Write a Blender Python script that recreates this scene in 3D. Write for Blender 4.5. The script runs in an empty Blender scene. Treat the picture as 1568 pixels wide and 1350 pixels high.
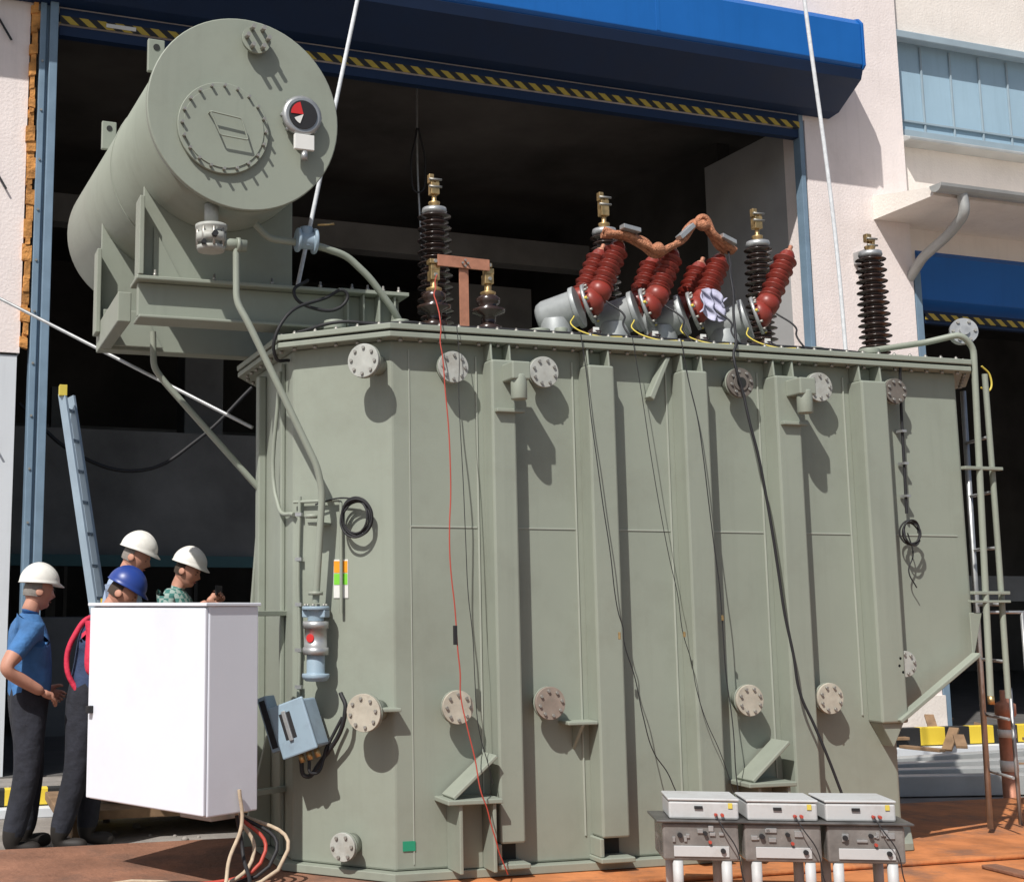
import bpy, bmesh, math, random
from mathutils import Vector, Matrix, Quaternion
random.seed(7)
S=bpy.context.scene
COL=S.collection
pi=math.pi
# ------------------------------------------------------------ materials
def mat(name,col,rough=.55,metal=0,var=.08,scale=3.0,bump=0.0,bscale=60,spec=.4,dirt=None,dscale=1.2,damt=.5,streak=0):
    m=bpy.data.materials.new(name);m.use_nodes=True
    n=m.node_tree.nodes;l=m.node_tree.links
    b=n['Principled BSDF']
    b.inputs['Roughness'].default_value=rough;b.inputs['Metallic'].default_value=metal
    b.inputs['Specular IOR Level'].default_value=spec
    tc=n.new('ShaderNodeTexCoord')
    nz=n.new('ShaderNodeTexNoise');nz.inputs['Scale'].default_value=scale;nz.inputs['Detail'].default_value=6;nz.inputs['Roughness'].default_value=.6
    l.new(tc.outputs['Object'],nz.inputs['Vector'])
    r=n.new('ShaderNodeValToRGB')
    r.color_ramp.elements[0].position=.3;r.color_ramp.elements[1].position=.7
    r.color_ramp.elements[0].color=(*[c*(1-var) for c in col],1)
    r.color_ramp.elements[1].color=(*[min(1,c*(1+var)) for c in col],1)
    l.new(nz.outputs['Fac'],r.inputs['Fac'])
    out=r.outputs['Color']
    def layer(out,sc,rough_,vec,colr,amt,p0=.5,p1=.68):
        n2=n.new('ShaderNodeTexNoise');n2.inputs['Scale'].default_value=sc;n2.inputs['Detail'].default_value=9;n2.inputs['Roughness'].default_value=rough_
        l.new(vec,n2.inputs['Vector'])
        r2=n.new('ShaderNodeValToRGB');r2.color_ramp.elements[0].position=p0;r2.color_ramp.elements[1].position=p1
        r2.color_ramp.elements[0].color=(0,0,0,1);r2.color_ramp.elements[1].color=(amt,amt,amt,1)
        l.new(n2.outputs['Fac'],r2.inputs['Fac'])
        mx=n.new('ShaderNodeMix');mx.data_type='RGBA'
        l.new(r2.outputs['Color'],mx.inputs['Factor']);l.new(out,mx.inputs['A']);mx.inputs['B'].default_value=(*colr,1)
        return mx.outputs['Result']
    if dirt: out=layer(out,dscale,.7,tc.outputs['Object'],dirt,damt)
    if streak:
        mp=n.new('ShaderNodeMapping');mp.inputs['Scale'].default_value=(1,1,.06);l.new(tc.outputs['Object'],mp.inputs['Vector'])
        out=layer(out,9,.65,mp.outputs['Vector'],[c*.72 for c in col],streak,.52,.75)
    l.new(out,b.inputs['Base Color'])
    rm=n.new('ShaderNodeMapRange');rm.inputs['To Min'].default_value=max(.02,rough-.08);rm.inputs['To Max'].default_value=min(1,rough+.1)
    l.new(nz.outputs['Fac'],rm.inputs['Value']);l.new(rm.outputs['Result'],b.inputs['Roughness'])
    if bump>0:
        n3=n.new('ShaderNodeTexNoise');n3.inputs['Scale'].default_value=bscale;n3.inputs['Detail'].default_value=5
        l.new(tc.outputs['Object'],n3.inputs['Vector'])
        bp=n.new('ShaderNodeBump');bp.inputs['Strength'].default_value=bump;bp.inputs['Distance'].default_value=.02
        l.new(n3.outputs['Fac'],bp.inputs['Height']);l.new(bp.outputs['Normal'],b.inputs['Normal'])
    return m
def hazard(name,k=5.0,skew=1.0,c1=(.75,.55,.05),c2=(.02,.02,.02)):
    m=mat(name,c1,.6);n=m.node_tree.nodes;l=m.node_tree.links;b=n['Principled BSDF']
    tc=n.new('ShaderNodeTexCoord');sx=n.new('ShaderNodeSeparateXYZ');l.new(tc.outputs['Object'],sx.inputs[0])
    a=n.new('ShaderNodeMath');a.operation='MULTIPLY_ADD';a.inputs[1].default_value=skew
    l.new(sx.outputs['Z'],a.inputs[0]);l.new(sx.outputs['X'],a.inputs[2])
    c=n.new('ShaderNodeMath');c.operation='MULTIPLY';c.inputs[1].default_value=k;l.new(a.outputs[0],c.inputs[0])
    f=n.new('ShaderNodeMath');f.operation='FRACT';l.new(c.outputs[0],f.inputs[0])
    g=n.new('ShaderNodeMath');g.operation='GREATER_THAN';g.inputs[1].default_value=.5;l.new(f.outputs[0],g.inputs[0])
    mx=n.new('ShaderNodeMix');mx.data_type='RGBA';mx.inputs['A'].default_value=(*c1,1);mx.inputs['B'].default_value=(*c2,1)
    l.new(g.outputs[0],mx.inputs['Factor']);l.new(mx.outputs['Result'],b.inputs['Base Color'])
    return m
M={}
M['tank']=mat('tank_paint',(.262,.288,.238),.5,var=.05,scale=1.3,bump=.03,bscale=25,dirt=(.20,.21,.17),dscale=1.6,damt=.4,streak=.35)
M['tankd']=mat('tank_seam',(.36,.385,.33),.6)
M['gap']=mat('gasket_black',(.02,.022,.02),.7)
M['cover']=mat('flange_cover_grey',(.38,.39,.36),.5,var=.15,scale=14,dirt=(.22,.19,.15),dscale=9)
M['coverb']=mat('flange_cover_primer',(.25,.205,.17),.7,var=.2,scale=14,dirt=(.18,.16,.13),dscale=9)
M['coverl']=mat('flange_cover_beige',(.42,.39,.32),.6,var=.15,scale=14,dirt=(.26,.22,.17),dscale=9)
M['coverd']=mat('flange_cover_dark',(.13,.115,.10),.7,var=.2,scale=14)
M['bolt']=mat('bolt_zinc',(.34,.33,.30),.45,.6)
M['steel']=mat('steel_grey',(.40,.41,.41),.4,.6,var=.15,scale=12)
M['alu']=mat('cast_aluminium',(.34,.36,.36),.5,.35,var=.12,scale=12)
M['porc']=mat('porcelain_brown',(.035,.02,.016),.22,var=.2,spec=.6)
M['brass']=mat('brass',(.52,.36,.17),.4,.85,var=.3,scale=20)
M['copper']=mat('copper',(.42,.19,.12),.5,.3,var=.2,scale=15)
M['braid']=mat('copper_braid',(.46,.20,.11),.6,.3,var=.45,scale=45,bump=.8,bscale=120)
M['red']=mat('insulator_red',(.215,.03,.02),.38,var=.12,dirt=(.16,.05,.04),dscale=8,damt=.4)
M['white']=mat('cabinet_white',(.70,.73,.79),.4,var=.02,bump=.01,dirt=(.58,.59,.62),dscale=2,damt=.3)
M['rub']=mat('rubber_black',(.018,.018,.02),.6)
M['wred']=mat('wire_red',(.4,.06,.04),.5)
M['yel']=mat('yellow_tape',(.6,.48,.08),.5)
M['blueg']=mat('enclosure_bluegrey',(.27,.36,.43),.4,var=.06,dirt=(.2,.25,.3),dscale=8,damt=.5)
M['stucco']=mat('stucco_white',(.80,.72,.69),.9,var=.04,scale=2,bump=.25,bscale=35,dirt=(.60,.53,.49),dscale=.9,damt=.4,streak=.3)
M['cream']=mat('stucco_cream',(.80,.74,.68),.9,var=.04,scale=2,bump=.25,bscale=35,dirt=(.58,.52,.46),dscale=1.1,damt=.35,streak=.25)
M['panel']=mat('sandwich_panel_grey',(.60,.63,.66),.6,var=.04,scale=1,streak=.3)
M['foam']=mat('pu_foam_orange',(.52,.24,.07),.95,var=.5,scale=8,bump=1,bscale=20)
M['post']=mat('door_guide_blue',(.17,.25,.33),.5,var=.12,scale=4,streak=.4)
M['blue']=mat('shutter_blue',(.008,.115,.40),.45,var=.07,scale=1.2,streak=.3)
M['blue_shade']=mat('shutter_blue_shaded',(.003,.018,.06),.6,var=.1)  # shutter blue darkened: shade of underside and rails painted into the colour
M['haz']=hazard('hazard_stripes_shaded',5.6,1.2,(.42,.31,.05))  # yellow dimmed so the shadow over the strips is part of the colour
M['hazb']=hazard('hazard_blocks',1.6,0.0)
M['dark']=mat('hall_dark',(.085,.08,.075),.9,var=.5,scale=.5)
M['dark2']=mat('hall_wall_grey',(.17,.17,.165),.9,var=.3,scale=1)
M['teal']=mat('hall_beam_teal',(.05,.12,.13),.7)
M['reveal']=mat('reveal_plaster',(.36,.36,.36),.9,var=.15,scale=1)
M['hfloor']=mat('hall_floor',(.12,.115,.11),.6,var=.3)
M['glass']=mat('window_film_blue',(.33,.47,.57),.45,var=.06,scale=1,streak=.3,spec=.2)
M['frame']=mat('window_frame',(.30,.38,.43),.5)
M['gut']=mat('gutter_zinc',(.42,.43,.42),.5,.3,var=.12)
M['gnd']=mat('concrete_ground',(.24,.22,.20),.95,var=.25,scale=2.5,bump=.5,bscale=18,dirt=(.11,.09,.07),dscale=.9,damt=.8)
M['deckl']=mat('deck_rust',(.24,.115,.07),.85,var=.35,scale=2.2,bump=.5,bscale=30,dirt=(.10,.065,.05),dscale=1.6,damt=.9)
M['oran']=mat('deck_edge_orange',(.46,.17,.06),.75,var=.3,scale=4,bump=.3,bscale=30,dirt=(.17,.10,.07),dscale=2.2,damt=.9)
M['skin']=mat('skin',(.46,.23,.16),.55,var=.08,scale=20)
M['hair']=mat('hair_grey',(.22,.20,.18),.8)
M['hairb']=mat('hair_brown',(.05,.035,.025),.8)
M['hw']=mat('helmet_white',(.72,.71,.66),.35,var=.03,dirt=(.5,.48,.43),dscale=12,damt=.4)
M['hb']=mat('helmet_blue',(.02,.05,.24),.35,var=.02)
M['polo']=mat('shirt_blue',(.05,.15,.34),.85,var=.22,scale=9,bump=1,bscale=11)
M['lblue']=mat('shirt_light_blue',(.30,.38,.52),.85,var=.14,scale=12,bump=1,bscale=12)
M['dkblue']=mat('shirt_navy',(.03,.05,.11),.85,var=.2,scale=12,bump=1,bscale=12)
M['navy']=mat('trousers_navy',(.022,.024,.033),.9,var=.35,scale=9,bump=1,bscale=9)
M['wred2']=mat('vest_red',(.55,.03,.07),.8,var=.15,scale=9,bump=.8,bscale=12)
M['boot']=mat('boots_black',(.02,.017,.015),.6)
M['lbl']=mat('label_white',(.70,.70,.67),.5);M['lor']=mat('label_orange',(.85,.33,.02),.5);M['lgr']=mat('label_green',(.2,.6,.05),.5);M['lg2']=mat('label_teal',(.02,.25,.14),.5)
M['sling']=mat('sling_polyester',(.62,.64,.66),.9,var=.15,scale=30)
M['dial']=mat('dial_red',(.55,.03,.03),.4)
M['wood']=mat('timber',(.22,.14,.08),.9,var=.3,scale=6)
M['rope']=mat('hemp_rope',(.45,.36,.26),.95,var=.2,scale=30)
M['lad']=mat('ladder_aluminium',(.30,.38,.45),.5,.3,var=.1)
M['rag']=mat('cloth_white',(.40,.40,.52),.9,var=.3,scale=20)
M['eyew']=mat('eye',(.03,.02,.02),.3);M['lip']=mat('lips',(.33,.11,.09),.6)
M['stain']=mat('stainless',(.13,.125,.12),.35,.5,var=.5,scale=9)
M['clear']=mat('case_plastic_smoke',(.17,.16,.15),.25,0,var=.4,scale=7,spec=.6)
M['inst']=mat('instrument_white',(.47,.48,.48),.5,var=.08,dirt=(.3,.28,.26),dscale=6,damt=.5)
def plaid():
    m=mat('shirt_plaid',(.06,.2,.17),.9);n=m.node_tree.nodes;l=m.node_tree.links
    c=n.new('ShaderNodeTexChecker');c.inputs['Scale'].default_value=28;c.inputs['Color1'].default_value=(.05,.17,.15,1);c.inputs['Color2'].default_value=(.28,.36,.33,1)
    tc=n.new('ShaderNodeTexCoord');l.new(tc.outputs['Object'],c.inputs['Vector']);l.new(c.outputs['Color'],n['Principled BSDF'].inputs['Base Color']);return m
M['plaid']=plaid()
# ------------------------------------------------------------ mesh helpers
def group(name,loc=(0,0,0),rotz=0):
    e=bpy.data.objects.new(name,None);COL.objects.link(e);e.location=loc;e.rotation_euler=(0,0,rotz);e.empty_display_size=.2
    return e
class P:
    """accumulates geometry into one mesh part"""
    def __init__(s,par,name,m,bevel=0,smooth=False):
        s.bm=bmesh.new();s.par=par;s.name=name;s.m=m if isinstance(m,list) else [m];s.bevel=bevel;s.sm=smooth
    def poly(s,pts,ext):
        ext=Vector(ext);a=[s.bm.verts.new(p) for p in pts];b=[s.bm.verts.new(Vector(p)+ext) for p in pts]
        n=len(a);s.bm.faces.new(a);s.bm.faces.new(b[::-1])
        for i in range(n): s.bm.faces.new([a[i],b[i],b[(i+1)%n],a[(i+1)%n]])
        return s
    def box(s,x0,x1,y0,y1,z0,z1):
        return s.poly([(x0,y0,z0),(x1,y0,z0),(x1,y0,z1),(x0,y0,z1)],(0,y1-y0,0))
    def obox(s,c,ax,ay,az):
        c=Vector(c);ax=Vector(ax);ay=Vector(ay);az=Vector(az)
        return s.poly([c-ax-ay-az,c+ax-ay-az,c+ax-ay+az,c-ax-ay+az],ay*2)
    def beam(s,p0,p1,w,h,up=(0,0,1)):
        p0=Vector(p0);p1=Vector(p1);d=(p1-p0);L=d.length;d.normalize()
        sd=d.cross(Vector(up));
        if sd.length<1e-3: sd=d.cross(Vector((1,0,0)))
        sd.normalize();u=sd.cross(d)
        return s.obox((p0+p1)/2,d*(L/2),sd*(w/2),u*(h/2))
    def lathe(s,base,axis,prof,seg=28,caps=True):
        base=Vector(base);ax=Vector(axis).normalized();q=ax.to_track_quat('Z','Y');rings=[]
        for h,r in prof:
            rings.append([s.bm.verts.new(base+q@Vector((r*math.cos(2*pi*i/seg),r*math.sin(2*pi*i/seg),h))) for i in range(seg)])
        for a,b in zip(rings,rings[1:]):
            for i in range(seg):
                f=s.bm.faces.new([a[i],a[(i+1)%seg],b[(i+1)%seg],b[i]])
                f.smooth=True
        if caps:
            s.bm.faces.new(rings[0][::-1]);s.bm.faces.new(rings[-1])
        return s
    def cyl(s,p0,p1,r,r2=None,seg=20):
        p0=Vector(p0);p1=Vector(p1)
        return s.lathe(p0,p1-p0,[(0,r),((p1-p0).length,r if r2 is None else r2)],seg)
    def bolts(s,c,axis,R,n,r=.009,h=.012,ph=0):
        c=Vector(c);ax=Vector(axis).normalized();q=ax.to_track_quat('Z','Y')
        for i in range(n):
            a=2*pi*i/n+ph;s.lathe(c+q@Vector((R*math.cos(a),R*math.sin(a),0)),ax,[(0,r),(h,r)],6)
        return s
    def done(s):
        me=bpy.data.meshes.new(s.name);bmesh.ops.recalc_face_normals(s.bm,faces=s.bm.faces[:]);s.bm.to_mesh(me);s.bm.free()
        for m in s.m: me.materials.append(m if not isinstance(m,str) else M[m])
        o=bpy.data.objects.new(s.name,me);COL.objects.link(o)
        if s.par: o.parent=s.par
        if s.bevel:
            b=o.modifiers.new('b','BEVEL');b.width=s.bevel;b.segments=2;b.limit_method='ANGLE';b.angle_limit=.7
            b.harden_normals=False
        return o
def tube(par,name,pts,r,m,smooth=True,res=3):
    c=bpy.data.curves.new(name,'CURVE');c.dimensions='3D';c.bevel_depth=r;c.bevel_resolution=res;c.use_fill_caps=True
    if smooth:
        sp=c.splines.new('BEZIER');sp.bezier_points.add(len(pts)-1)
        for b,p in zip(sp.bezier_points,pts): b.co=p;b.handle_left_type='AUTO';b.handle_right_type='AUTO'
        sp.resolution_u=8
    else:
        q=[]
        for i,p in enumerate(pts):
            p=Vector(p)
            if 0<i<len(pts)-1:
                a=Vector(pts[i-1])-p;b=Vector(pts[i+1])-p;rr=min(r*2.5,a.length*.4,b.length*.4)
                A=p+a.normalized()*rr;B=p+b.normalized()*rr
                for t in (0,.25,.5,.75,1): q.append(A*(1-t)**2+p*2*t*(1-t)+B*t*t)
            else: q.append(p)
        sp=c.splines.new('POLY');sp.points.add(len(q)-1)
        for b,p in zip(sp.points,q): b.co=(*p,1)
    c.materials.append(M[m]);o=bpy.data.objects.new(name,c);COL.objects.link(o);o.parent=par
    return o
def wavy(pts,amp=.012,n=6):
    out=[]
    for i in range(len(pts)-1):
        a=Vector(pts[i]);b=Vector(pts[i+1])
        out.append(a)
        for k in range(1,3):
            out.append(a.lerp(b,k/3)+Vector((random.uniform(-amp,amp),random.uniform(-.004,.004),0)))
    out.append(Vector(pts[-1]));return out
# ------------------------------------------------------------ camera
th=math.radians(16.4)
cam=bpy.data.cameras.new('camera');cam.sensor_width=36;cam.sensor_fit='HORIZONTAL';cam.lens=36*2000/1568
cam.shift_x=304/1568;cam.shift_y=-50/1568;cam.clip_end=2000;cam.clip_start=.05
co=bpy.data.objects.new('camera',cam);COL.objects.link(co);co.location=(0,0,1.55)
co.rotation_euler=(pi/2+math.atan(.15),0,-th);S.camera=co
# ------------------------------------------------------------ light
sv=Vector((1.0,.95,-1.62)).normalized()
sun=bpy.data.lights.new('sun','SUN');sun.energy=5.0;sun.angle=math.radians(.53);sun.color=(1,.965,.915)
so=bpy.data.objects.new('sun',sun);COL.objects.link(so);so.rotation_euler=sv.to_track_quat('-Z','Y').to_euler();so.location=(-6,-6,12)
w=bpy.data.worlds.new('World');S.world=w;w.use_nodes=True
n=w.node_tree.nodes;bg=n['Background'];sk=n.new('ShaderNodeTexSky');sk.sky_type='NISHITA';sk.sun_disc=False
td=-sv;sk.sun_elevation=math.asin(td.z);sk.sun_rotation=math.atan2(td.x,td.y);sk.dust_density=2.0
w.node_tree.links.new(sk.outputs[0],bg.inputs[0]);bg.inputs[1].default_value=.085
S.view_settings.view_transform='Standard';S.view_settings.look='None';S.view_settings.exposure=0
# ------------------------------------------------------------ ground + deck
P(None,'ground','gnd').box(-300,300,-300,300,-.5,0).done()
g=group('rail_wagon_deck')
P(g,'deck_plate',['deckl']).box(-4,2.4,4.6,8.2,.005,.12).done()
P(g,'deck_plate_front',['oran']).box(2.404,12,4.6,8.2,.005,.122).done()
P(g,'side_sill','oran',.01).box(-4,12,4.5,4.596,.002,.14).box(2.5,8.2,6.25,6.33,.125,.15).done()
for i in range(9): P(g,'cross_bar_%d'%i,'deckl',.006).box(-3.4+i*1.5,-3.3+i*1.5,4.7,6.1,.124,.145).done()
# ------------------------------------------------------------ building
B=group('industrial_hall',(0,12.4,0),math.radians(2.6))
P(B,'wall_left_upper','stucco').box(-14,.76,0,.4,3.9,14).done()
P(B,'wall_left_lower_panel','panel').box(-14,.74,.02,.42,0,3.88).done()
P(B,'wall_joint','gap').box(-14,.74,.03,.4,3.881,3.899).done()
P(B,'wall_above_door','stucco').box(.76,10.0,.002,.4,7.35,14).done()
P(B,'pier','stucco').box(10.0,11.5,0,.4,0,14).done()
P(B,'pier_base','cream').box(10.0,11.52,-.03,-.002,0,.5).done()
o=P(B,'foam_strip','foam')
z=3.95
while z<7.4:
    h=random.uniform(.05,.2);o.obox((.80+random.uniform(-.012,.012),.0,z+h/2),(random.uniform(.02,.045),0,random.uniform(-.01,.01)),(0,random.uniform(.02,.05),0),(0,0,h/2));z+=h*random.uniform(.7,1.1)
o.done()
P(B,'door_guide_left','post',.006).box(.85,.91,-.06,.14,0,7.7).box(.94,1.02,-.10,.14,0,7.6).box(.91,.94,-.02,.14,0,7.7).done()
o=P(B,'guide_bolts','bolt')
for i in range(14): o.cyl((.88,-.06,.3+i*.5),(.88,-.072,.3+i*.5),.012,seg=8)
o.done()
o=P(B,'wall_hooks','rub')
for z in (3.2,5.7,7.2): o.beam((.45,-.02,z),(.58,-.04,z-.22),.015,.02)
o.done()
P(B,'door_guide_right','post',.004).box(9.90,9.96,-.02,.10,0,7.5).box(9.965,10.0,.02,.10,0,7.5).done()
prof=[(-.02,7.86),(-.62,7.80),(-.66,7.84),(-.66,8.34),(-.60,8.42),(-.02,8.6)]
P(B,'shutter_housing','blue',.01).poly([(-3,y,z) for y,z in prof],(13.33,0,0)).done()
P(B,'housing_end_cap','blue',.004).poly([(10.334,y*1.02-.001,z+(.012 if z>8 else -.012)) for y,z in prof],(.03,0,0)).done()
o=P(B,'housing_joint_straps','blue',.002)
for x in (1.5,4.5,7.5): o.box(x,x+.05,-.664,-.6602,7.85,8.33)
o.done()
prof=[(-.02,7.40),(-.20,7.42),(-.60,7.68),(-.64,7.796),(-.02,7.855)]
P(B,'housing_underside','blue_shade',.008).poly([(-3,y,z) for y,z in prof],(13.35,0,0)).done()
P(B,'shutter_bottom_bar','blue_shade').box(1.04,9.9,-.02,.10,7.30,7.39).done()
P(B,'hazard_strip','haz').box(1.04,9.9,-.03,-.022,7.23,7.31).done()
P(B,'shutter_rail','blue_shade').box(1.04,9.9,.0,.10,7.12,7.22).done()
P(B,'shutter_plate','lbl').box(1.5,1.8,-.04,-.032,7.25,7.29).done()
# hall interior
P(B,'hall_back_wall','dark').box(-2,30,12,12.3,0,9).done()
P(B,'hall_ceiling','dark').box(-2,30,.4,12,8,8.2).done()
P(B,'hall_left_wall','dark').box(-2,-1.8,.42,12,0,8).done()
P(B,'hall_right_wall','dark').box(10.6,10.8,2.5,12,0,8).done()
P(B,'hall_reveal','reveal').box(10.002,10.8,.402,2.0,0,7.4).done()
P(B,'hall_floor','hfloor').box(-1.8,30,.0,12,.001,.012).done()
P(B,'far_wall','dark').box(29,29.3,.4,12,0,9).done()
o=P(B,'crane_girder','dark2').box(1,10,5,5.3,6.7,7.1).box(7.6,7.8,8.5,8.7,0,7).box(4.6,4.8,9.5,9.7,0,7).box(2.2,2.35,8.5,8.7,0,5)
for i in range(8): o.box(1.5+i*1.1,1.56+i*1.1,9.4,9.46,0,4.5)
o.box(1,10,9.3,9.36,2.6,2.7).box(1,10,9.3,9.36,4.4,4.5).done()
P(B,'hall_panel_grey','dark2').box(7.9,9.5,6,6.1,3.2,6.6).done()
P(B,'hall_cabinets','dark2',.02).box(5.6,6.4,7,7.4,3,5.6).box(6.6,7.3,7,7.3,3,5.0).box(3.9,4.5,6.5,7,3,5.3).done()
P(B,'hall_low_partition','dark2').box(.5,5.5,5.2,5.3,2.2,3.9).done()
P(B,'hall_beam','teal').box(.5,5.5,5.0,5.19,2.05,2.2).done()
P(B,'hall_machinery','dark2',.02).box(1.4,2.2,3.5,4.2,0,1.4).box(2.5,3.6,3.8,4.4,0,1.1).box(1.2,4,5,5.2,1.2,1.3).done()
tube(B,'hoist_rope',[(5.55,1.5,7.9),(5.55,1.5,6.5),(5.7,1.5,4.5),(5.75,1.5,4.2)],.014,'steel')
tube(B,'hoist_loop',[(5.5,1.4,7.2),(5.42,1.4,6.6),(5.5,1.4,6.4),(5.6,1.4,6.7),(5.52,1.4,7.2)],.012,'rub')
tube(B,'hall_hose',[(.9,1.2,3.6),(1.5,1.2,3.1),(2.2,1.2,2.95),(2.8,1.2,3.3),(3.4,1.2,3.9)],.02,'rub')
# right section
P(B,'right_wall_upper','cream').box(11.5,30,.15,.5,8.72,14).done()
P(B,'right_wall_mid','cream').box(11.5,30,.15,.5,5.6,7.36).done()
P(B,'window_lintel','frame',.01).box(11.5,30,.02,.149,8.66,8.76).done()
P(B,'window_sill','gut',.01).poly([(11.5,-.10,7.26),(11.5,-.10,7.30),(11.5,.148,7.42),(11.5,.148,7.26)],(18,0,0)).done()
P(B,'window_glazing','glass').box(11.55,30,.22,.26,7.36,8.72).done()
o=P(B,'window_mullions','frame',.004)
o.box(11.51,11.6,.14,.22,7.4,8.66)
for i in range(20): o.box(12.05+i*.48,12.075+i*.48,.195,.218,7.5,8.66)
o.box(11.6,30,.15,.218,7.40,7.50).box(11.6,30,.19,.2185,7.62,7.65);o.done()
P(B,'canopy','cream').poly([(10.95,-.95,6.22),(10.95,-.95,6.32),(10.95,-.002,6.50),(10.95,-.002,6.20)],(18.4,0,0)).done()
P(B,'canopy_back','cream').box(11.505,29,.0,.148,6.20,6.50).done()
pr=[(10.90,-.95-.09+.09*math.cos(a),6.32+.09*math.sin(a)) for a in [pi*k/8+pi for k in range(9)]]
P(B,'gutter','gut').poly(pr,(18.4,0,0)).done()
tube(B,'downpipe',[(11.30,-1.03,6.26),(11.32,-1.03,6.02),(11.36,-.75,5.86),(11.42,-.25,5.70),(11.46,-.08,5.60),(11.47,.05,5.5)],.06,'gut',False)
prof2=[(-.0,5.10),(-.2,5.12),(-.4,5.3),(-.42,5.85),(-.35,5.95),(.0,5.98)]
P(B,'second_shutter_housing','blue',.01).poly([(11.7,y+.52,z) for y,z in prof2],(17,0,0)).done()
P(B,'second_hazard_strip','haz').box(11.7,29,.05,.06,5.02,5.10).done()
P(B,'second_shutter_rail','blue_shade').box(11.7,29,.07,.15,4.98,5.14).done()
P(B,'second_door_guide','post',.005).box(11.52,11.62,.0,.14,0,5.6).done()
P(B,'second_bay_shelf','dark2').box(12,18,4,4.2,1.6,2.0).box(12.2,12.3,4,4.1,0,4).box(14.2,14.3,4,4.1,0,4).box(12.5,13.5,2.5,3.2,0,1.3).done()
P(B,'wall_lamp','steel',.01).box(10.60,10.82,-.18,-.002,5.6,5.75).box(10.65,10.77,-.12,-.01,5.45,5.6).done()
# ------------------------------------------------------------ transformer tank
T=group('power_transformer_tank')
def plan(xr,xb,off=0):
    o=off;k=off*.414
    return [(2.45-o*.5,8.9+o),(1.98-o,8.02+o),(1.98-o,7.14-k),(2.42-k,6.7-o),(xr+k,6.7-o),(xb+o,7.14-k),(xb+o,8.9+o)]
NV=7
bm=bmesh.new();lv=[(.17,5.60,5.95),(.86,5.60,5.95),(1.24,6.22,6.58),(3.0,6.22,6.58)];rg=[]
for z,xr,xb in lv: rg.append([bm.verts.new((x,y,z)) for x,y in plan(xr,xb)])
for a,b in zip(rg,rg[1:]):
    for i in range(NV): bm.faces.new([a[i],a[(i+1)%NV],b[(i+1)%NV],b[i]])
bm.faces.new(rg[0]);bm.faces.new(rg[-1])
o=P(T,'tank_body','tank',.012);o.bm.free();o.bm=bm;o.done()
def slab(name,m,off,z0,z1,xr=6.22,xb=6.58,bev=.004):
    P(T,name,m,bev).poly([(x,y,z0) for x,y in plan(xr,xb,off)],(0,0,z1-z0)).done()
slab('base_plate','tank',.06,.125,.168,5.6,5.95)
slab('tank_flange','tank',.10,3.0,3.03)
slab('gasket','gap',.085,3.0305,3.042)
slab('lid','tank',.105,3.0425,3.075)
slab('lid_rim','tank',-.03,3.0755,3.10)
o=P(T,'flange_bolts','bolt')
pl=plan(6.22,6.58,.06)
for a,b in zip(pl[:-1],pl[1:]):
    a=Vector((*a,0));b=Vector((*b,0));L=(b-a).length;k=max(1,int(L/.115))
    for i in range(k):
        p=a.lerp(b,(i+.5)/k);o.lathe((p.x,p.y,2.982),(0,0,1),[(0,.012),(.018,.012)],6);o.lathe((p.x,p.y,3.0755),(0,0,1),[(0,.012),(.014,.012),(.014,.006),(.022,.006)],6)
o.done()
ribs=[(2.965,3.11),(3.565,3.73),(4.175,4.34),(4.80,4.965),(5.41,5.595)]
for i,(a,b) in enumerate(ribs):
    z0=.30 if i<2 else (.36 if i<4 else .86)
    P(T,'stiffener_rib_%d'%i,'tank',.012).box(a,b,6.575,6.705,z0,2.90).done()
    P(T,'rib_head_%d'%i,'tank',.004).poly([(a+.01,6.60,2.90),(a+.01,6.70,2.90),(a+.01,6.70,2.999),(a+.01,6.61,2.999)],(.012,0,0)).poly([(b-.022,6.60,2.90),(b-.022,6.70,2.90),(b-.022,6.70,2.999),(b-.022,6.61,2.999)],(.012,0,0)).done()
    P(T,'rib_weld_%d'%i,'tankd').box(a-.045,a-.037,6.692,6.699,.3 if i<4 else .9,2.93).done()
    if i<4:
        P(T,'rib_foot_%d'%i,'tank',.006).box(a-.02,b+.02,6.56,6.705,.172,.20).box(a-.015,a+.01,6.58,6.70,.20,z0).done()
        P(T,'rib_opening_%d'%i,'gap').box(a+.012,b-.01,6.685,6.699,.201,z0-.001).done()
o=P(T,'weld_seams','tankd')
xs=[2.50,2.965,3.11,3.565,3.73,4.175,4.34,4.80,4.965,5.41,5.595,6.2]
for i in range(0,12,2): o.box(xs[i]+.02,xs[i+1]-.05,6.6955,6.699,1.968,1.975)
o.box(2.52,2.525,6.695,6.699,.2,2.95);o.done()
def fcover(name,c,nrm,m,r=.088,L=.11,par=T,nb=8,hole=False):
    c=Vector(c);nrm=Vector(nrm).normalized()
    P(par,name+'_stub','tank').lathe(c,nrm,[(0,.055),(L-.03,.055)]).lathe(c+nrm*(L-.03),nrm,[(0,r),(.014,r)]).done()
    o=P(par,name+'_cover',m,.002).lathe(c+nrm*(L-.014),nrm,[(0,r*.98),(.018,r*.98)],32)
    if hole: o.lathe(c+nrm*(L+.004),nrm,[(0,.05),(.008,.05)],24)
    o.done()
    P(par,name+'_bolts','bolt').bolts(c+nrm*(L+.003),nrm,r*.74,nb,.009,.012,random.random()).done()
    if hole: P(par,name+'_window','gap').lathe(c+nrm*(L+.012),nrm,[(0,.03),(.003,.03)]).done()
ty=(0,-1,0)
up=[(2.745,'cover'),(3.295,'cover'),(4.57,'coverd'),(5.12,'cover'),(5.67,'coverd')]
for i,(x,m) in enumerate(up): fcover('upper_valve_flange_%d'%i,(x,6.70,2.845),ty,m,hole=(i==2),r=.09 if i<4 else .08)
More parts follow.
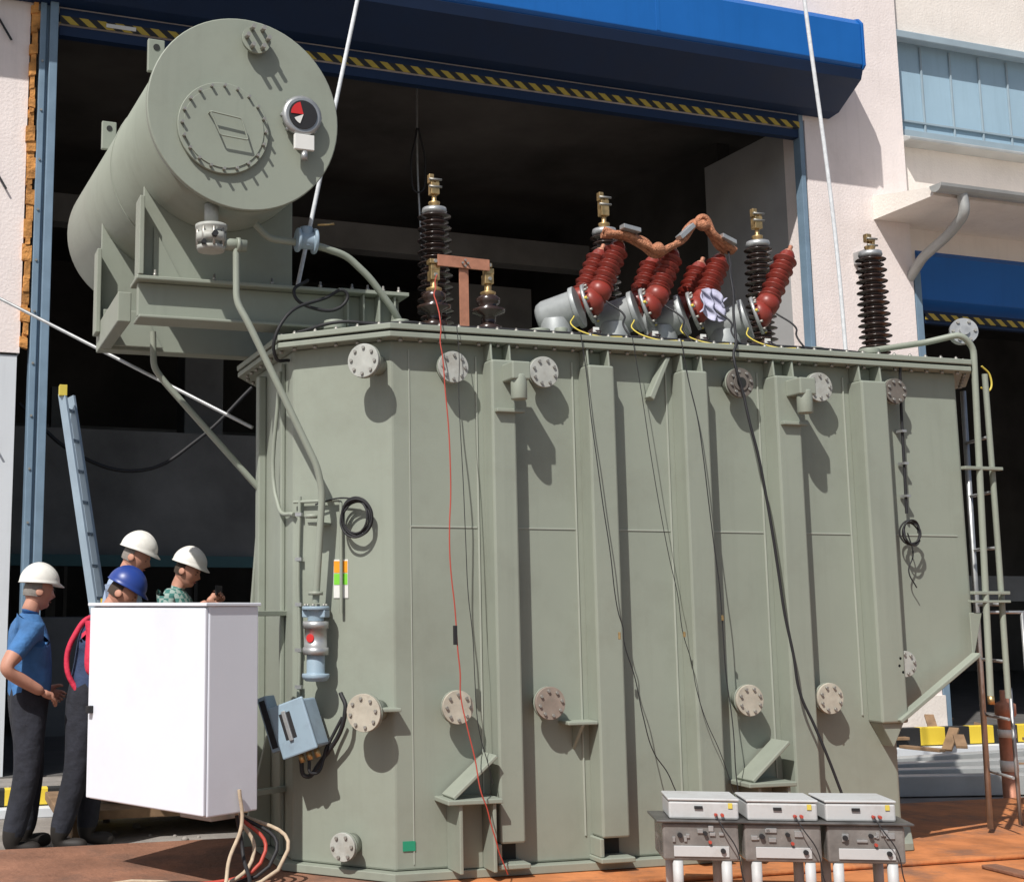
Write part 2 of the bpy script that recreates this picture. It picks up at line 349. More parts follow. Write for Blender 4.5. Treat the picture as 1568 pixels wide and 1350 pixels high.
lo=[(2.74,'coverl',1.01),(3.28,'coverb',1.02),(4.53,'coverl',1.01),(5.07,'coverl',1.01),(5.61,'cover',1.20)]
for i,(x,m,z) in enumerate(lo): fcover('lower_valve_flange_%d'%i,(x,6.70,z),ty,m,r=.09 if i<4 else .078)
cn=Vector((-.7071,-.7071,0))
def ch(s,z,off=0): return Vector((2.42-.7071*s,6.70+.7071*s,z))+cn*off
fcover('chamfer_upper_flange',ch(.078,2.86),cn,'cover',r=.095,L=.19)
fcover('chamfer_lower_flange',ch(.088,.99),cn,'coverl',r=.10,L=.19)
fcover('drain_flange',ch(.25,.29),cn,'cover',r=.075,L=.12,nb=6)
o=P(T,'jacking_bracket','tank',.005)
for x0,zt in ((2.64,.52),(4.44,.54)):
    o.box(x0,x0+.31,6.50,6.70,zt,zt+.025)
    o.beam((x0+.04,6.60,zt+.03),(x0+.29,6.60,zt+.24),.16,.02)
    o.box(x0+.07,x0+.09,6.52,6.70,.17,zt);o.box(x0+.26,x0+.28,6.52,6.70,.17,zt)
    o.box(x0+.09,x0+.26,6.66,6.70,.17,zt)
o.box(3.38,3.56,6.58,6.70,.90,.92);o.poly([(3.46,6.58,.90),(3.46,6.70,.90),(3.46,6.70,.76)],(.02,0,0))
o.obox(ch(.02,1.0,.06),(.07,0,0),(0,.05,0),(0,0,.01));o.done()
o=P(T,'lower_right_bracket','tank',.005);o.beam((5.52,6.58,.87),(6.16,6.62,1.25),.06,.025);o.poly([(5.42,6.60,.86),(5.58,6.60,.86),(5.5,6.60,.72)],(0,.10,0));o.done()
for i,x in enumerate((3.03,4.87)):
    P(T,'pocket_%d'%i,'tank',.008).box(x,x+.11,6.44,6.58,2.77,2.87).cyl((x+.055,6.48,2.66),(x+.055,6.48,2.80),.045).done()
    P(T,'pocket_bracket_%d'%i,'tank',.004).box(x-.05,x+.12,6.54,6.58,2.60,2.62).done()
P(T,'hook_plate','tank',.006).poly([(4.10,6.62,2.98),(4.13,6.62,2.98),(4.01,6.62,2.72),(3.98,6.62,2.74)],(0,.07,0)).done()
P(T,'left_end_post','tank',.008).box(1.93,1.979,7.75,7.83,.17,2.95).box(1.95,1.979,7.3,7.33,.17,2.95).done()
P(T,'left_end_foot','tank',.006).poly([(1.979,7.6,.17),(1.979,7.6,.9),(1.80,7.6,.17)],(0,.03,0)).poly([(1.979,7.9,1.2),(1.979,7.9,2.3),(1.90,7.9,1.2)],(0,.03,0)).done()
# lid fittings
o=P(T,'lid_fittings','tank',.003)
for x,y,r,h in ((2.55,6.9,.04,.06),(3.45,6.95,.05,.07),(3.62,7.0,.03,.1),(5.35,6.95,.06,.06),(5.75,6.9,.05,.07),(6.0,7.0,.07,.05),(2.25,7.2,.05,.1)):
    o.lathe((x,y,3.10),(0,0,1),[(0,r),(h*.5,r),(h*.5,r*1.3),(h,r*1.3)],16)
o.done()
tube(T,'lid_conduit',[(2.3,6.95,3.14),(3.0,6.85,3.13),(3.6,6.83,3.13),(4.6,6.83,3.13),(5.6,6.85,3.13),(5.9,6.9,3.12)],.012,'rub')
P(T,'inspection_label',['lbl']).obox(ch(.315,1.69,.003),(.045*.7071,-.045*.7071,0),cn*.002,(0,0,.105)).done()
P(T,'label_orange_band','lor').obox(ch(.315,1.755,.0065),(.042*.7071,-.042*.7071,0),cn*.001,(0,0,.032)).done()
P(T,'label_green_band','lgr').obox(ch(.315,1.688,.0065),(.042*.7071,-.042*.7071,0),cn*.001,(0,0,.030)).done()
P(T,'earth_label','lg2').box(2.46,2.53,6.694,6.698,.27,.32).done()
def coil(par,name,c,nrm,R,n,r,m):
    nrm=Vector(nrm).normalized();q=nrm.to_track_quat('Z','Y');pts=[]
    for k in range(n*10):
        a=2*pi*k/10;rr=R*(1+.12*math.sin(k*.37));pts.append(Vector(c)+q@Vector((rr*math.cos(a),rr*1.15*math.sin(a),.02+.012*math.sin(k*.9)+k*.0006)))
    return tube(par,name,pts,r,m)
coil(T,'cable_coil',ch(.19,2.02,.03),cn,.085,5,.006,'rub')
coil(T,'thin_cable_coil',(5.73,6.64,1.98),ty,.06,4,.005,'rub')
tube(T,'coil_tail',[(5.73,6.64,1.98),(5.76,6.64,1.85),(5.72,6.64,1.75),(5.77,6.64,1.65)],.004,'rub')
tube(T,'conduit_right',[(5.74,6.62,3.0),(5.75,6.64,2.9),(5.75,6.66,2.1)],.009,'rub')
tube(T,'conduit_left_a',[ch(.56,2.15,.03),ch(.57,1.7,.03),ch(.56,1.3,.03),ch(.57,1.0,.03)],.010,'tank')
tube(T,'conduit_left_b',[(1.94,7.3,2.9),(1.94,7.3,2.1),ch(.6,2.05,.03)],.012,'tank')
tube(T,'conduit_clip',[ch(.60,2.12,.03),ch(.30,2.12,.03),ch(.30,1.5,.03)],.009,'tank',False)
tube(T,'coil_feed',[ch(.45,2.1,.05),ch(.3,2.13,.05),ch(.19,2.12,.05)],.005,'rub')
o=P(T,'conduit_clips','steel')
for z in (2.05,1.8,1.55,1.3,1.1): o.obox(ch(.565,z,.03),(.014,-.014,0),cn*.012,(0,0,.01))
for z in (2.8,2.6,2.4,2.2): o.box(5.735,5.765,6.63,6.69,z,z+.015)
o.done()
def cable(nm,pts,r,m): tube(T,nm,wavy([(x,6.52 if i else 6.57,z) for i,(x,z) in enumerate(pts)]),r,m)
tube(T,'red_wire',wavy([(2.86,7.1,3.5),(2.72,6.8,3.3),(2.66,6.57,3.12),(2.66,6.54,2.9),(2.68,6.5,2.3),(2.67,6.5,1.8),(2.70,6.5,1.43),(2.71,6.48,1.08),(2.78,6.40,.6),(2.86,6.40,.35),(2.93,6.42,.18)],.006),.0035,'wred')
cable('black_wire_a',[(2.76,3.08),(2.75,2.5),(2.78,1.6),(2.82,.95),(2.9,.62)],.0022,'rub')
cable('black_wire_b',[(3.52,3.08),(3.57,2.35),(3.66,1.57),(3.70,1.35),(3.86,.75),(4.07,.42)],.003,'rub')
cable('black_wire_c',[(3.85,3.08),(3.97,2.0),(4.07,1.4),(4.2,.9),(4.36,.48)],.0022,'rub')
cable('black_wire_d',[(4.17,3.08),(4.25,2.4),(4.32,1.64),(4.36,.93),(4.38,.5)],.003,'rub')
tube(T,'black_cable_e',wavy([(4.95,7.2,3.85),(4.75,6.9,3.6),(4.56,6.6,3.12),(4.50,6.54,2.97),(4.60,6.5,2.42),(4.70,6.5,1.72),(4.80,6.5,1.05),(5.0,6.45,.5)],.008),.008,'rub')
P(T,'cable_splices','brass',.003).box(3.66,3.672,6.50,6.512,1.36,1.40).box(4.314,4.326,6.5,6.512,1.46,1.49).box(4.065,4.077,6.5,6.512,1.37,1.40).done()
P(T,'wire_clamp','rub',.002).box(2.68,2.70,6.485,6.50,1.34,1.44).done()
g=group('flow_relay')
c0=ch(.41,1.30,.12)
P(g,'glass_body','steel').lathe(c0,(0,0,1),[(-.02,.07),(.02,.07),(.02,.062),(.12,.062),(.12,.07),(.16,.07)]).done()
P(g,'red_window','dial').lathe(c0+cn*.055+Vector((0,0,.07)),cn,[(0,.022),(.012,.022)]).done()
P(g,'upper_valve','blueg',.005).lathe(c0,(0,0,1),[(.16,.045),(.22,.045),(.22,.075),(.24,.075)]).obox(c0+Vector((0,0,.2)),(.05,-.05,0),cn*.03,(0,0,.02)).done()
P(g,'lower_valve','blueg',.005).lathe(c0,(0,0,1),[(-.16,.055),(-.14,.075),(-.12,.075),(-.12,.05),(-.02,.05)]).done()
P(g,'valve_bolts','bolt').bolts(c0+Vector((0,0,.24)),(0,0,1),.06,6).done()
P(g,'wall_arm','tank',.004).obox(c0-cn*.06+Vector((0,0,.2)),(.02,-.02,0),cn*.06,(0,0,.02)).done()
g=group('cable_junction_box')
c1=ch(.48,.90,.16);ax=Vector((.7071,-.7071,0))
tl=Matrix.Rotation(math.radians(20),3,cn)
P(g,'box_body','blueg',.012).obox(c1,tl@(ax*.10),cn*.075,tl@Vector((0,0,.13))).done()
P(g,'box_lid','blueg',.008).obox(c1+cn*.085,tl@(ax*.11),cn*.01,tl@Vector((0,0,.14))).done()
P(g,'box_recess','rub',.003).obox(c1+cn*.096+tl@(ax*-.02+Vector((0,0,.02))),tl@(ax*.035),cn*.002,tl@Vector((0,0,.07))).done()
P(g,'box_handle','steel',.003).obox(c1+cn*.10+tl@(ax*-.02+Vector((0,0,.02))),tl@(ax*.012),cn*.008,tl@Vector((0,0,.08))).done()
P(g,'side_flap','blueg',.006).obox(c1-ax*.16+cn*.02+Vector((0,0,.01)),tl@(ax*.03),cn*.05,tl@Vector((0,0,.15))).done()
P(g,'flap_gasket','rub',.002).obox(c1-ax*.16+cn*.072+Vector((0,0,.01)),tl@(ax*.018),cn*.002,tl@Vector((0,0,.13))).done()
o=P(g,'glands','brass')
for k in (-.05,0,.05): o.cyl(c1+tl@(ax*k+Vector((0,0,-.13))),c1+tl@(ax*k+Vector((0,0,-.18))),.016,seg=8)
o.done()
tube(g,'gland_cable',[c1+Vector((0,0,-.17)),c1+Vector((.03,0,-.26)),c1+Vector((.10,.0,-.2)),ch(.24,1.0,.1),ch(.28,1.08,.08)],.012,'rub')
tube(g,'gland_cable_2',[c1+ax*.05+Vector((0,0,-.17)),c1+ax*.07+Vector((0,0,-.24)),ch(.36,.8,.08),ch(.28,.95,.06)],.009,'rub')
P(g,'mount','steel',.004).obox(c1-cn*.1,ax*.05,cn*.05,(0,0,.05)).done()
# ------------------------------------------------------------ bushings
def sheds(z0,z1,rc,rs,n,taper=0):
    pr=[];dz=(z1-z0)/n
    for i in range(n):
        z=z0+i*dz;k=1-taper*i/n;r2=rs*(1 if i%2==0 else .84)*k
        pr+=[(z,rc*k),(z+dz*.28,rc*k),(z+dz*.50,r2*.985),(z+dz*.58,r2),(z+dz*.66,r2*.97),(z+dz*.86,rc*1.12*k)]
    pr.append((z1,rc*(1-taper)));return pr
def hv(x,y,zb,zt,ztop,r):
    g=group('high_voltage_bushing')
    P(g,'turret','tank').lathe((x,y,3.07),(0,0,1),[(0,.17),(.02,.17),(.02,.13),(zb-3.07-.05,.13),(zb-3.07-.05,.16),(zb-3.07,.16)]).done()
    P(g,'insulator','porc').lathe((x,y,0),(0,0,1),[(zb,r*.8),(zb+.03,r*.8)]+sheds(zb+.03,zt,r*.6,r,21,.1),32).done()
    P(g,'cap','steel').lathe((x,y,zt),(0,0,1),[(0,.075),(.02,.085),(.045,.08),(.05,.045)]).done()
    P(g,'terminal','brass',.004).lathe((x,y,zt+.05),(0,0,1),[(0,.03),(.03,.04),(.04,.04),(.04,.016),(.13,.016)],16).box(x-.03,x+.03,y-.03,y+.03,zt+.14,ztop-.06).box(x-.04,x-.005,y-.02,y+.02,ztop-.06,ztop).box(x+.005,x+.03,y-.025,y+.02,ztop-.08,ztop-.03).done()
    P(g,'clamp_bolts','bolt').cyl((x-.045,y-.03,ztop-.04),(x+.045,y-.03,ztop-.04),.008,seg=8).cyl((x-.045,y-.03,ztop-.09),(x+.045,y-.03,ztop-.09),.008,seg=8).done()
    return g
hv(3.17,7.9,3.25,4.13,4.41,.125)
hv(4.44,7.9,3.22,4.09,4.40,.11)
hv(5.68,7.9,3.2,4.10,4.39,.11)
hv(6.65,7.9,3.2,4.10,4.28,.12)
def lvb(x,y):
    g=group('low_voltage_bushing')
    P(g,'base','steel').lathe((x,y,3.07),(0,0,1),[(0,.07),(.05,.07),(.05,.045),(.1,.045)]).done()
    P(g,'insulator','porc').lathe((x,y,0),(0,0,1),[(3.17,.05),(3.2,.08),(3.22,.085),(3.24,.045),(3.29,.045),(3.31,.10),(3.33,.105),(3.35,.05),(3.37,.07),(3.40,.075),(3.43,.035)]).done()
    P(g,'terminal','brass',.003).lathe((x,y,3.42),(0,0,1),[(0,.045),(.02,.05),(.03,.022),(.07,.022)],12).box(x-.03,x+.028,y-.03,y+.03,3.49,3.55).box(x-.025,x+.035,y-.02,y+.02,3.552,3.59).box(x-.035,x+.02,y-.03,y+.03,3.592,3.62).done()
    P(g,'nuts','bolt').cyl((x,y-.04,3.52),(x,y+.04,3.52),.012,seg=6).cyl((x,y-.04,3.605),(x,y+.04,3.605),.012,seg=6).done()
lvb(2.88,7.2);lvb(3.235,7.2)
g=group('copper_busbar')
P(g,'crossbar','copper',.002).obox((3.06,7.16,3.605),(.17,0,-.005),(0,.006,0),(0,0,.035)).done()
P(g,'riser','copper',.002).box(3.035,3.095,7.168,7.18,3.08,3.57).done()
P(g,'joint_bolts','bolt').bolts((3.065,7.15,3.60),ty,.018,4,.007,.012).done()
def redb(x,x2,z2,y=7.2,single=False,three=False):
    g=group('angled_cable_bushing')
    c=Vector((x,y+.12,3.36));e=Vector((x+.17,y-.03,3.42));d=(e-c).normalized()
    P(g,'turret','alu',.004).lathe(c-d*.12,d,[(0,.08),(.015,.10),(.05,.115),(.24,.115),(.24,.135),(.27,.135)]).lathe((x-.02,y+.1,3.07),(0,0,1),[(0,.1),(.25,.1)]).done()
    P(g,'clamp_ring','steel').lathe(e-d*.035,d,[(0,.12),(0,.128),(.02,.128),(.02,.10)]).done()
    P(g,'ring_bolts','bolt').bolts(e-d*.016,d,.112,10,.009,.02).done()
    P(g,'yellow_caps','yel').bolts(e-d*.02,d,.122,3,.010,.018,1).done()
    outs=[(0,0)] if single else [(0,0),(-.02,.2)]
    if three: outs.append((.12,.33))
    for i,(dx,dy) in enumerate(outs):
        s=e+d*.02+Vector((dx,dy,0));t=Vector((x2+dx,y+dy,z2));a=(t-s);L=a.length
        b=P(g,'elbow_%d'%i,'red');b.lathe(s-d*.04,d,[(0,.085),(.03,.09),(.06,.075),(.09,.03)]).lathe(s+a*.02,a,[(0,.03),(.02,.07),(.07,.078),(.12,.062)]).done()
        P(g,'insulator_%d'%i,'red').lathe(s,a,sheds(.10,L-.03,.042,.078,9)+[(L,.05),(L+.02,.04)],28).done()
        P(g,'lug_%d'%i,'copper',.003).lathe(t,a,[(0,.03),(.03,.035),(.05,.015),(.08,.015)],12).done()
    P(g,'small_bushing','porc').lathe((x+.13,y-.12,3.08),(0,0,1),[(0,.03),(.03,.05),(.05,.03),(.08,.05),(.1,.03),(.13,.045),(.15,.02)]).lathe((x+.02,y-.16,3.08),(0,0,1),[(0,.03),(.03,.045),(.05,.03),(.08,.045),(.1,.03),(.12,.02)]).done()
    P(g,'small_flag','lbl').box(x+.10,x+.14,y-.16,y-.155,3.2,3.23).done()
    tube(g,'earth_wire',[(x-.05,7.0,3.28),(x-.12,6.9,3.2),(x-.05,6.75,3.11),(x+.1,6.7,3.1)],.004,'yel')
    tube(g,'sensor_wire',[(x+.2,7.05,3.4),(x+.26,6.95,3.3),(x+.2,6.85,3.2),(x+.24,6.8,3.1)],.006,'rub')
    return g
redb(3.76,4.14,3.80);redb(4.17,4.53,3.78,three=True);redb(4.51,4.88,3.77);redb(4.98,5.40,3.84,single=True)
g=group('braided_copper_link')
for k,dy in enumerate((0,.03,-.02)):
    tube(g,'braid_%d'%k,[(x,7.12+dy+a_,z+random.uniform(-.02,.02)) for x,a_,z in ((4.02,.04,3.88),(4.16,.02,3.87),(4.28,0,3.82),(4.38,0,3.76),(4.46,0,3.80),(4.55,0,3.86),(4.64,0,3.96),(4.71,0,4.0),(4.78,0,3.93),(4.86,.02,3.86),(4.96,.04,3.83))],.020,'braid')
P(g,'link_clamps','steel',.003).obox((4.17,7.09,3.89),(.06,0,-.01),(0,.03,0),(0,0,.014)).obox((4.56,7.08,3.90),(.05,0,.045),(0,.03,0),(-.01,0,.012)).obox((4.88,7.10,3.88),(.05,0,-.02),(0,.03,0),(0,0,.014)).done()
P(g,'link_knots','braid',.01).lathe((4.36,7.10,3.74),(0.2,0,1),[(0,.02),(.02,.05),(.05,.045),(.08,.02)]).lathe((4.7,7.10,3.96),(1,0,0),[(-.05,.02),(0,.04),(.05,.02)]).done()
bm=bmesh.new();bmesh.ops.create_grid(bm,x_segments=14,y_segments=14,size=.085)
for v in bm.verts: v.co=Vector((4.70+v.co.x*.9+v.co.y*.3+.01*math.sin(v.co.y*90),7.02+.03*math.sin(v.co.x*70+v.co.y*40),3.42+v.co.y*.9-v.co.x*.5+.025*math.sin(v.co.x*60+v.co.y*30)))
o=P(None,'cloth_rag','rag',smooth=True);o.bm.free();o.bm=bm;r_=o.done();sm=r_.modifiers.new('s','SUBSURF');sm.levels=1;so2=r_.modifiers.new('t','SOLIDIFY');so2.thickness=.006
# ------------------------------------------------------------ conservator
g=group('oil_conservator')
cf=Vector((1.625,6.9,4.30));ca=Vector((-.063,.998,0)).normalized();cr=.565;CL=2.75
cu=Vector((0,0,1))
cx=Vector((ca.y,-ca.x,0))
P(g,'shell','tank').lathe(cf,ca,[(.03,cr-.02),(CL,cr-.02),(CL+.08,cr-.08),(CL+.12,cr-.25)],64).lathe(cf+ca*1.1,ca,[(0,cr-.018),(0,cr-.014),(.012,cr-.014),(.012,cr-.018)],64).done()
P(g,'front_rim','tank').lathe(cf,ca,[(.0,cr-.006),(.004,cr),(.03,cr),(.034,cr-.02)],72).done()
def cp(dx,dz,off=0): return cf+cx*dx+cu*dz-ca*off
P(g,'manhole_ring','tank').lathe(cp(-.13,-.11,.012),-ca,[(-.012,.265),(.012,.265),(.014,.262)],48).lathe(cp(-.13,-.11,.028),-ca,[(0,.235),(.004,.233)],48).done()
P(g,'manhole_bolts','bolt').bolts(cp(-.13,-.11,.026),-ca,.243,20,.009,.03).done()
tube(g,'manhole_handle',[cp(-.22,-.04,.03),cp(-.22,-.04,.07),cp(-.04,-.06,.07),cp(.0,-.18,.07),cp(-.16,-.17,.07),cp(-.22,-.04,.07)],.005,'tank',False)
P(g,'vent_flange','tank').lathe(cp(.05,.43,0),-ca,[(0,.05),(.04,.05),(.04,.085),(.06,.085)],32).done()
P(g,'vent_bolts','bolt').bolts(cp(.05,.43,.06),-ca,.062,6,.014,.05).done()
P(g,'gauge_body','steel').lathe(cp(.325,.01,0),-ca,[(0,.07),(.03,.07),(.03,.115),(.06,.118),(.07,.10)],36).done()
P(g,'gauge_face','rub').lathe(cp(.325,.01,.072),-ca,[(0,.085),(.004,.085)],36).done()
o=P(g,'gauge_sector','dial');o.poly([cp(.325,.01,.078)]+[cp(.325+.075*math.cos(a),.01+.075*math.sin(a),.078) for a in [math.radians(d) for d in range(105,195,15)]],-ca*.002).done()
o=P(g,'gauge_scale','lbl');o.poly([cp(.325,.01,.0785)]+[cp(.325+.06*math.cos(a),.01+.06*math.sin(a),.0785) for a in [math.radians(d) for d in range(205,260,15)]],-ca*.002).done()
P(g,'gauge_plate','lbl',.004).obox(cp(.335,-.15,.06),cx*.06,ca*.012,cu*.045).done()
P(g,'gauge_lugs','steel').bolts(cp(.325,.01,.02),-ca,.11,8,.014,.03).done()
P(g,'gauge_gland','steel').cyl(cp(.34,-.2,.05),cp(.34,-.25,.05),.02).done()
o=P(g,'lifting_lugs','tank',.006)
for d in (.35,1.75):
    c=cf+ca*d+cx*(-.41)+cu*.40;o.obox(c+Vector((-.03,0,.02)),cx*.05,ca*.015,cu*.10)
o.done()
o=P(g,'lug_holes','gap')
for d in (.35,1.75):
    c=cf+ca*d+cx*(-.44)+cu*.47;o.cyl(c-ca*.017,c+ca*.017,.02,seg=12)
o.done()
def arcplate(y,xl,xr,zb,th=.03):
    pts=[(xl,y,zb)];t_=(y-6.9);cxx=1.625-.063*t_;N=14;top=[]
    for i in range(N+1):
        x=xl+(xr-xl)*i/N;dx=x-cxx;z=4.30-math.sqrt(max(0,(cr-.02)**2-dx*dx)) if abs(dx)<cr-.06 else 4.30-.2
        top.append((x,y,min(z,4.1)))
    return pts+top+[(xr,y,zb)]
o=P(g,'saddles','tank',.005)
o.poly(arcplate(7.42,1.14,2.05,3.40),(0,.03,0));o.poly(arcplate(8.5,1.03,1.95,3.40),(0,.03,0))
o.box(1.10,1.13,7.30,7.46,3.43,3.90);o.box(.99,1.02,8.38,8.54,3.3,3.86)
o.poly([(1.2,7.42,3.42),(1.38,7.42,3.42),(1.2,7.42,3.75)],(0,-.02,0));o.done()
P(g,'front_beam','tank',.006).box(1.11,2.72,7.38,7.44,3.20,3.40).box(1.09,2.3,7.30,7.56,3.401,3.425).box(1.11,2.72,7.32,7.54,3.18,3.199).done()
P(g,'rear_beam','tank',.006).box(1.02,2.72,8.44,8.58,3.20,3.40).done()
P(g,'beam_end_box','tank',.006).poly([(1.04,8.42,3.22),(1.44,8.42,3.22),(1.30,8.42,3.46),(1.04,8.42,3.46)],(0,-.02,0)).box(1.02,1.10,7.56,8.42,3.2,3.38).done()
o=P(g,'beam_fins','tank',.003)
for x in (2.36,2.46,2.56,2.66): o.box(x,x+.012,7.30,7.375,3.2,3.4)
o.box(2.3,2.75,7.28,7.58,3.402,3.425);o.box(2.3,2.74,7.3,8.6,3.10,3.178);o.done()
o=P(g,'frame_bolts','bolt')
for x in (1.2,1.55,1.9,2.2,2.4,2.5,2.6,2.7): o.lathe((x,7.33,3.426),(0,0,1),[(0,.012),(.02,.012),(.02,.007),(.04,.007)],6)
o.done()
g=group('oil_piping')
P(g,'shutoff_valve','cover').lathe((1.46,7.0,3.51),(0,0,1),[(0,.075),(.025,.085),(.03,.06),(.05,.06),(.05,.085),(.10,.085),(.10,.06),(.13,.09),(.15,.09)]).cyl((1.46,7.0,3.66),(1.46,7.0,3.78),.04).done()
P(g,'valve_bolts','bolt').bolts((1.46,7.0,3.53),(0,0,1),.078,8,.01,.12).done()
P(g,'valve_knobs','rub').bolts((1.46,6.91,3.585),(0,-1,0),.0,1,.018,.03).bolts((1.40,6.93,3.54),(0,-1,0),.0,1,.014,.03).done()
P(g,'valve_side','tank').cyl((1.46,7.0,3.56),(1.66,6.98,3.55),.035).lathe((1.60,6.98,3.55),(1,0,0),[(0,.045),(.02,.045)]).done()
tube(g,'drop_pipe',[(1.60,6.98,3.54),(1.60,6.96,3.22),(1.66,6.93,3.1),(2.04,6.86,2.30),(2.07,6.86,2.16),ch(.41,1.56,.12)],.020,'tank',False)
P(g,'pipe_flange','tank').lathe(ch(.43,2.02,.12),(0,0,1),[(0,.04),(.02,.04)]).lathe(ch(.41,1.6,.12),(0,0,1),[(0,.04),(.02,.04)]).done()
P(g,'pipe_bracket','tank',.003).obox(ch(.42,1.99,.06),(.03,-.03,0),cn*.06,(0,0,.008)).done()
tube(g,'upper_pipe',[(1.74,7.1,3.72),(1.82,7.1,3.64),(2.0,7.1,3.63),(2.12,7.1,3.62),(2.30,7.12,3.58),(2.44,7.12,3.46),(2.60,7.15,3.28),(2.68,7.2,3.18),(2.7,7.3,3.08)],.021,'tank',False)
P(g,'buchholz_relay','blueg',.006).lathe((1.98,7.08,3.64),(1,0,0),[(0,.07),(.02,.07),(.02,.05),(.10,.05),(.10,.075),(.12,.075)]).cyl((2.04,7.08,3.6),(2.04,7.08,3.72),.04).done()
P(g,'relay_handle','brass').cyl((2.1,7.05,3.73),(2.2,7.05,3.745),.007,seg=6).done()
tube(g,'left_stay_pipe',[(1.27,7.8,3.2),(1.28,7.8,2.98),(1.34,7.8,2.9),(1.95,7.8,2.25)],.020,'tank',False)
tube(g,'left_white_rod',[(.35,9.6,3.8),(1.95,8.0,2.66)],.012,'steel')
tube(g,'cable_loop',[(2.1,7.25,3.45),(2.0,7.2,3.35),(2.12,7.2,3.27),(2.3,7.2,3.3),(2.32,7.2,3.38),(2.2,7.2,3.34),(1.9,7.1,3.15),(1.88,7.15,2.95),(1.97,7.2,2.95)],.010,'rub')
tube(g,'cable_loop_2',[(2.0,7.12,3.10),(2.2,6.95,3.14),(2.4,6.9,3.13),(2.6,6.85,3.14),(2.8,6.9,3.13)],.010,'rub')
g=group('riser_pipe')
tube(g,'riser',[(5.95,7.2,3.22),(6.05,6.75,3.20),(6.22,6.62,3.24),(6.31,6.62,3.16),(6.27,6.62,1.9),(6.24,6.62,1.0)],.02,'tank',False)
tube(g,'riser_outer',[(6.42,6.66,3.0),(6.42,6.66,2.0),(6.41,6.66,.98)],.018,'tank')
P(g,'riser_end','brass').cyl((6.24,6.62,1.0),(6.24,6.62,.95),.02).done()
P(g,'head_flange','steel').lathe((6.33,6.72,3.28),(-.5,-1,.1),[(-.06,.07),(.0,.07),(0,.085),(.03,.085)]).lathe((6.33,6.72,3.28),(-.5,-1,.1),[(.03,.03),(.05,.03)]).done()
P(g,'head_bolts','bolt').bolts(Vector((6.33,6.72,3.28))+Vector((-.5,-1,.1)).normalized()*.03,(-.5,-1,.1),.066,6,.01,.012).done()
P(g,'brackets','tank',.003).box(6.16,6.45,6.6,6.64,2.38,2.40).box(6.16,6.43,6.6,6.64,1.61,1.63).box(6.14,6.43,6.6,6.64,1.56,1.575).poly([(6.15,6.64,1.5),(6.24,6.64,1.5),(6.15,6.64,1.2)],(0,.01,0)).done()
tube(g,'yellow_wire',[(6.44,6.7,3.06),(6.50,6.7,3.0),(6.48,6.7,2.9),(6.42,6.7,2.92)],.006,'yel')
g=group('tank_access_ladder')
o=P(g,'rails','steel')
o.cyl((6.52,7.0,.15),(6.56,7.0,2.95),.018,seg=10)
for z in [.5,.85,1.2,1.55,1.9,2.25,2.6]: o.cyl((6.44,6.7,z),(6.55,7.0,z),.01,seg=8)
o.cyl((6.80,6.9,.05),(6.80,6.9,1.5),.012,seg=8).cyl((6.95,7.2,.05),(6.95,7.2,1.0),.012,seg=8);o.cyl((6.5,6.9,1.5),(6.95,6.9,1.5),.010,seg=8);o.done()
# ------------------------------------------------------------ cabinet
g=group('control_cabinet')
c=Vector((1.39,6.60,0));d1=Vector((-.5,.866,0)).normalized();d2=Vector((.866,.5,0)).normalized();L=.97;W=.35
P(g,'body','white',.008).poly([c+Vector((0,0,.50)),c+d1*L+Vector((0,0,.50)),c+d1*L+d2*W+Vector((0,0,.50)),c+d2*W+Vector((0,0,.50))],(0,0,1.04)).done()
n1=Vector((-.866,-.5,0)).normalized();n2_=Vector((.5,-.866,0))
P(g,'door','white',.006).obox(c+d1*L/2+n1*.012+Vector((0,0,1.02)),d1*(L/2-.004),n1*.011,(0,0,.512)).done()
P(g,'roof','white',.004).poly([c+n1*.03-d1*.01+Vector((0,0,1.541)),c+d1*(L+.01)+n1*.03+Vector((0,0,1.541)),c+d1*(L+.01)+d2*(W+.01)+Vector((0,0,1.541)),c-d1*.01+d2*(W+.01)+Vector((0,0,1.541))],(0,0,.018)).done()
P(g,'lock','rub',.004).obox(c+d1*(L-.04)+n1*.035+Vector((0,0,.98)),d1*.015,n1*.02,(0,0,.02)).done()
P(g,'mount_arms','tank',.004).beam(c+d2*.3+d1*.3+Vector((0,0,1.5)),(1.99,7.3,1.5),.04,.03).beam(c+d2*.3+d1*.3+Vector((0,0,.53)),(1.99,7.3,.53),.04,.03).done()
P(g,'cable_gland_plate','steel',.004).obox(c+d1*.2+d2*.2+Vector((0,0,.48)),d1*.12,d2*.1,(0,0,.019)).done()
tube(g,'tie_rope',[c+d2*.2+n2_*.02+Vector((0,0,.62)),c+d2*.21+n2_*.03+Vector((0,0,.45)),c+d2*.15+Vector((0,-.03,.3)),c+d2*.05+Vector((0,-.1,.14)),c+Vector((-.2,-.1,.14))],.010,'rope')
for k in range(5): tube(g,'loose_cable_%d'%k,[c+d2*.25+d1*(.05+.05*k)+Vector((k*.03,0,.48)),c+Vector((.22+k*.06,.15,.3)),c+Vector((.15-k*.15,-.1+k*.1,.15)),c+Vector((-.2-.2*k,.1-.12*k,.14))],.010,['rub','rope','wred','rub','rope'][k])
g=group('coiled_rope')
coil(g,'rope',(1.25,6.3,.13),(0,0,1),.12,3,.012,'wred');tube(g,'rope_tail',[(1.3,6.4,.14),(1.5,6.5,.14),(1.8,6.45,.14),(1.95,6.6,.14)],.012,'wood')
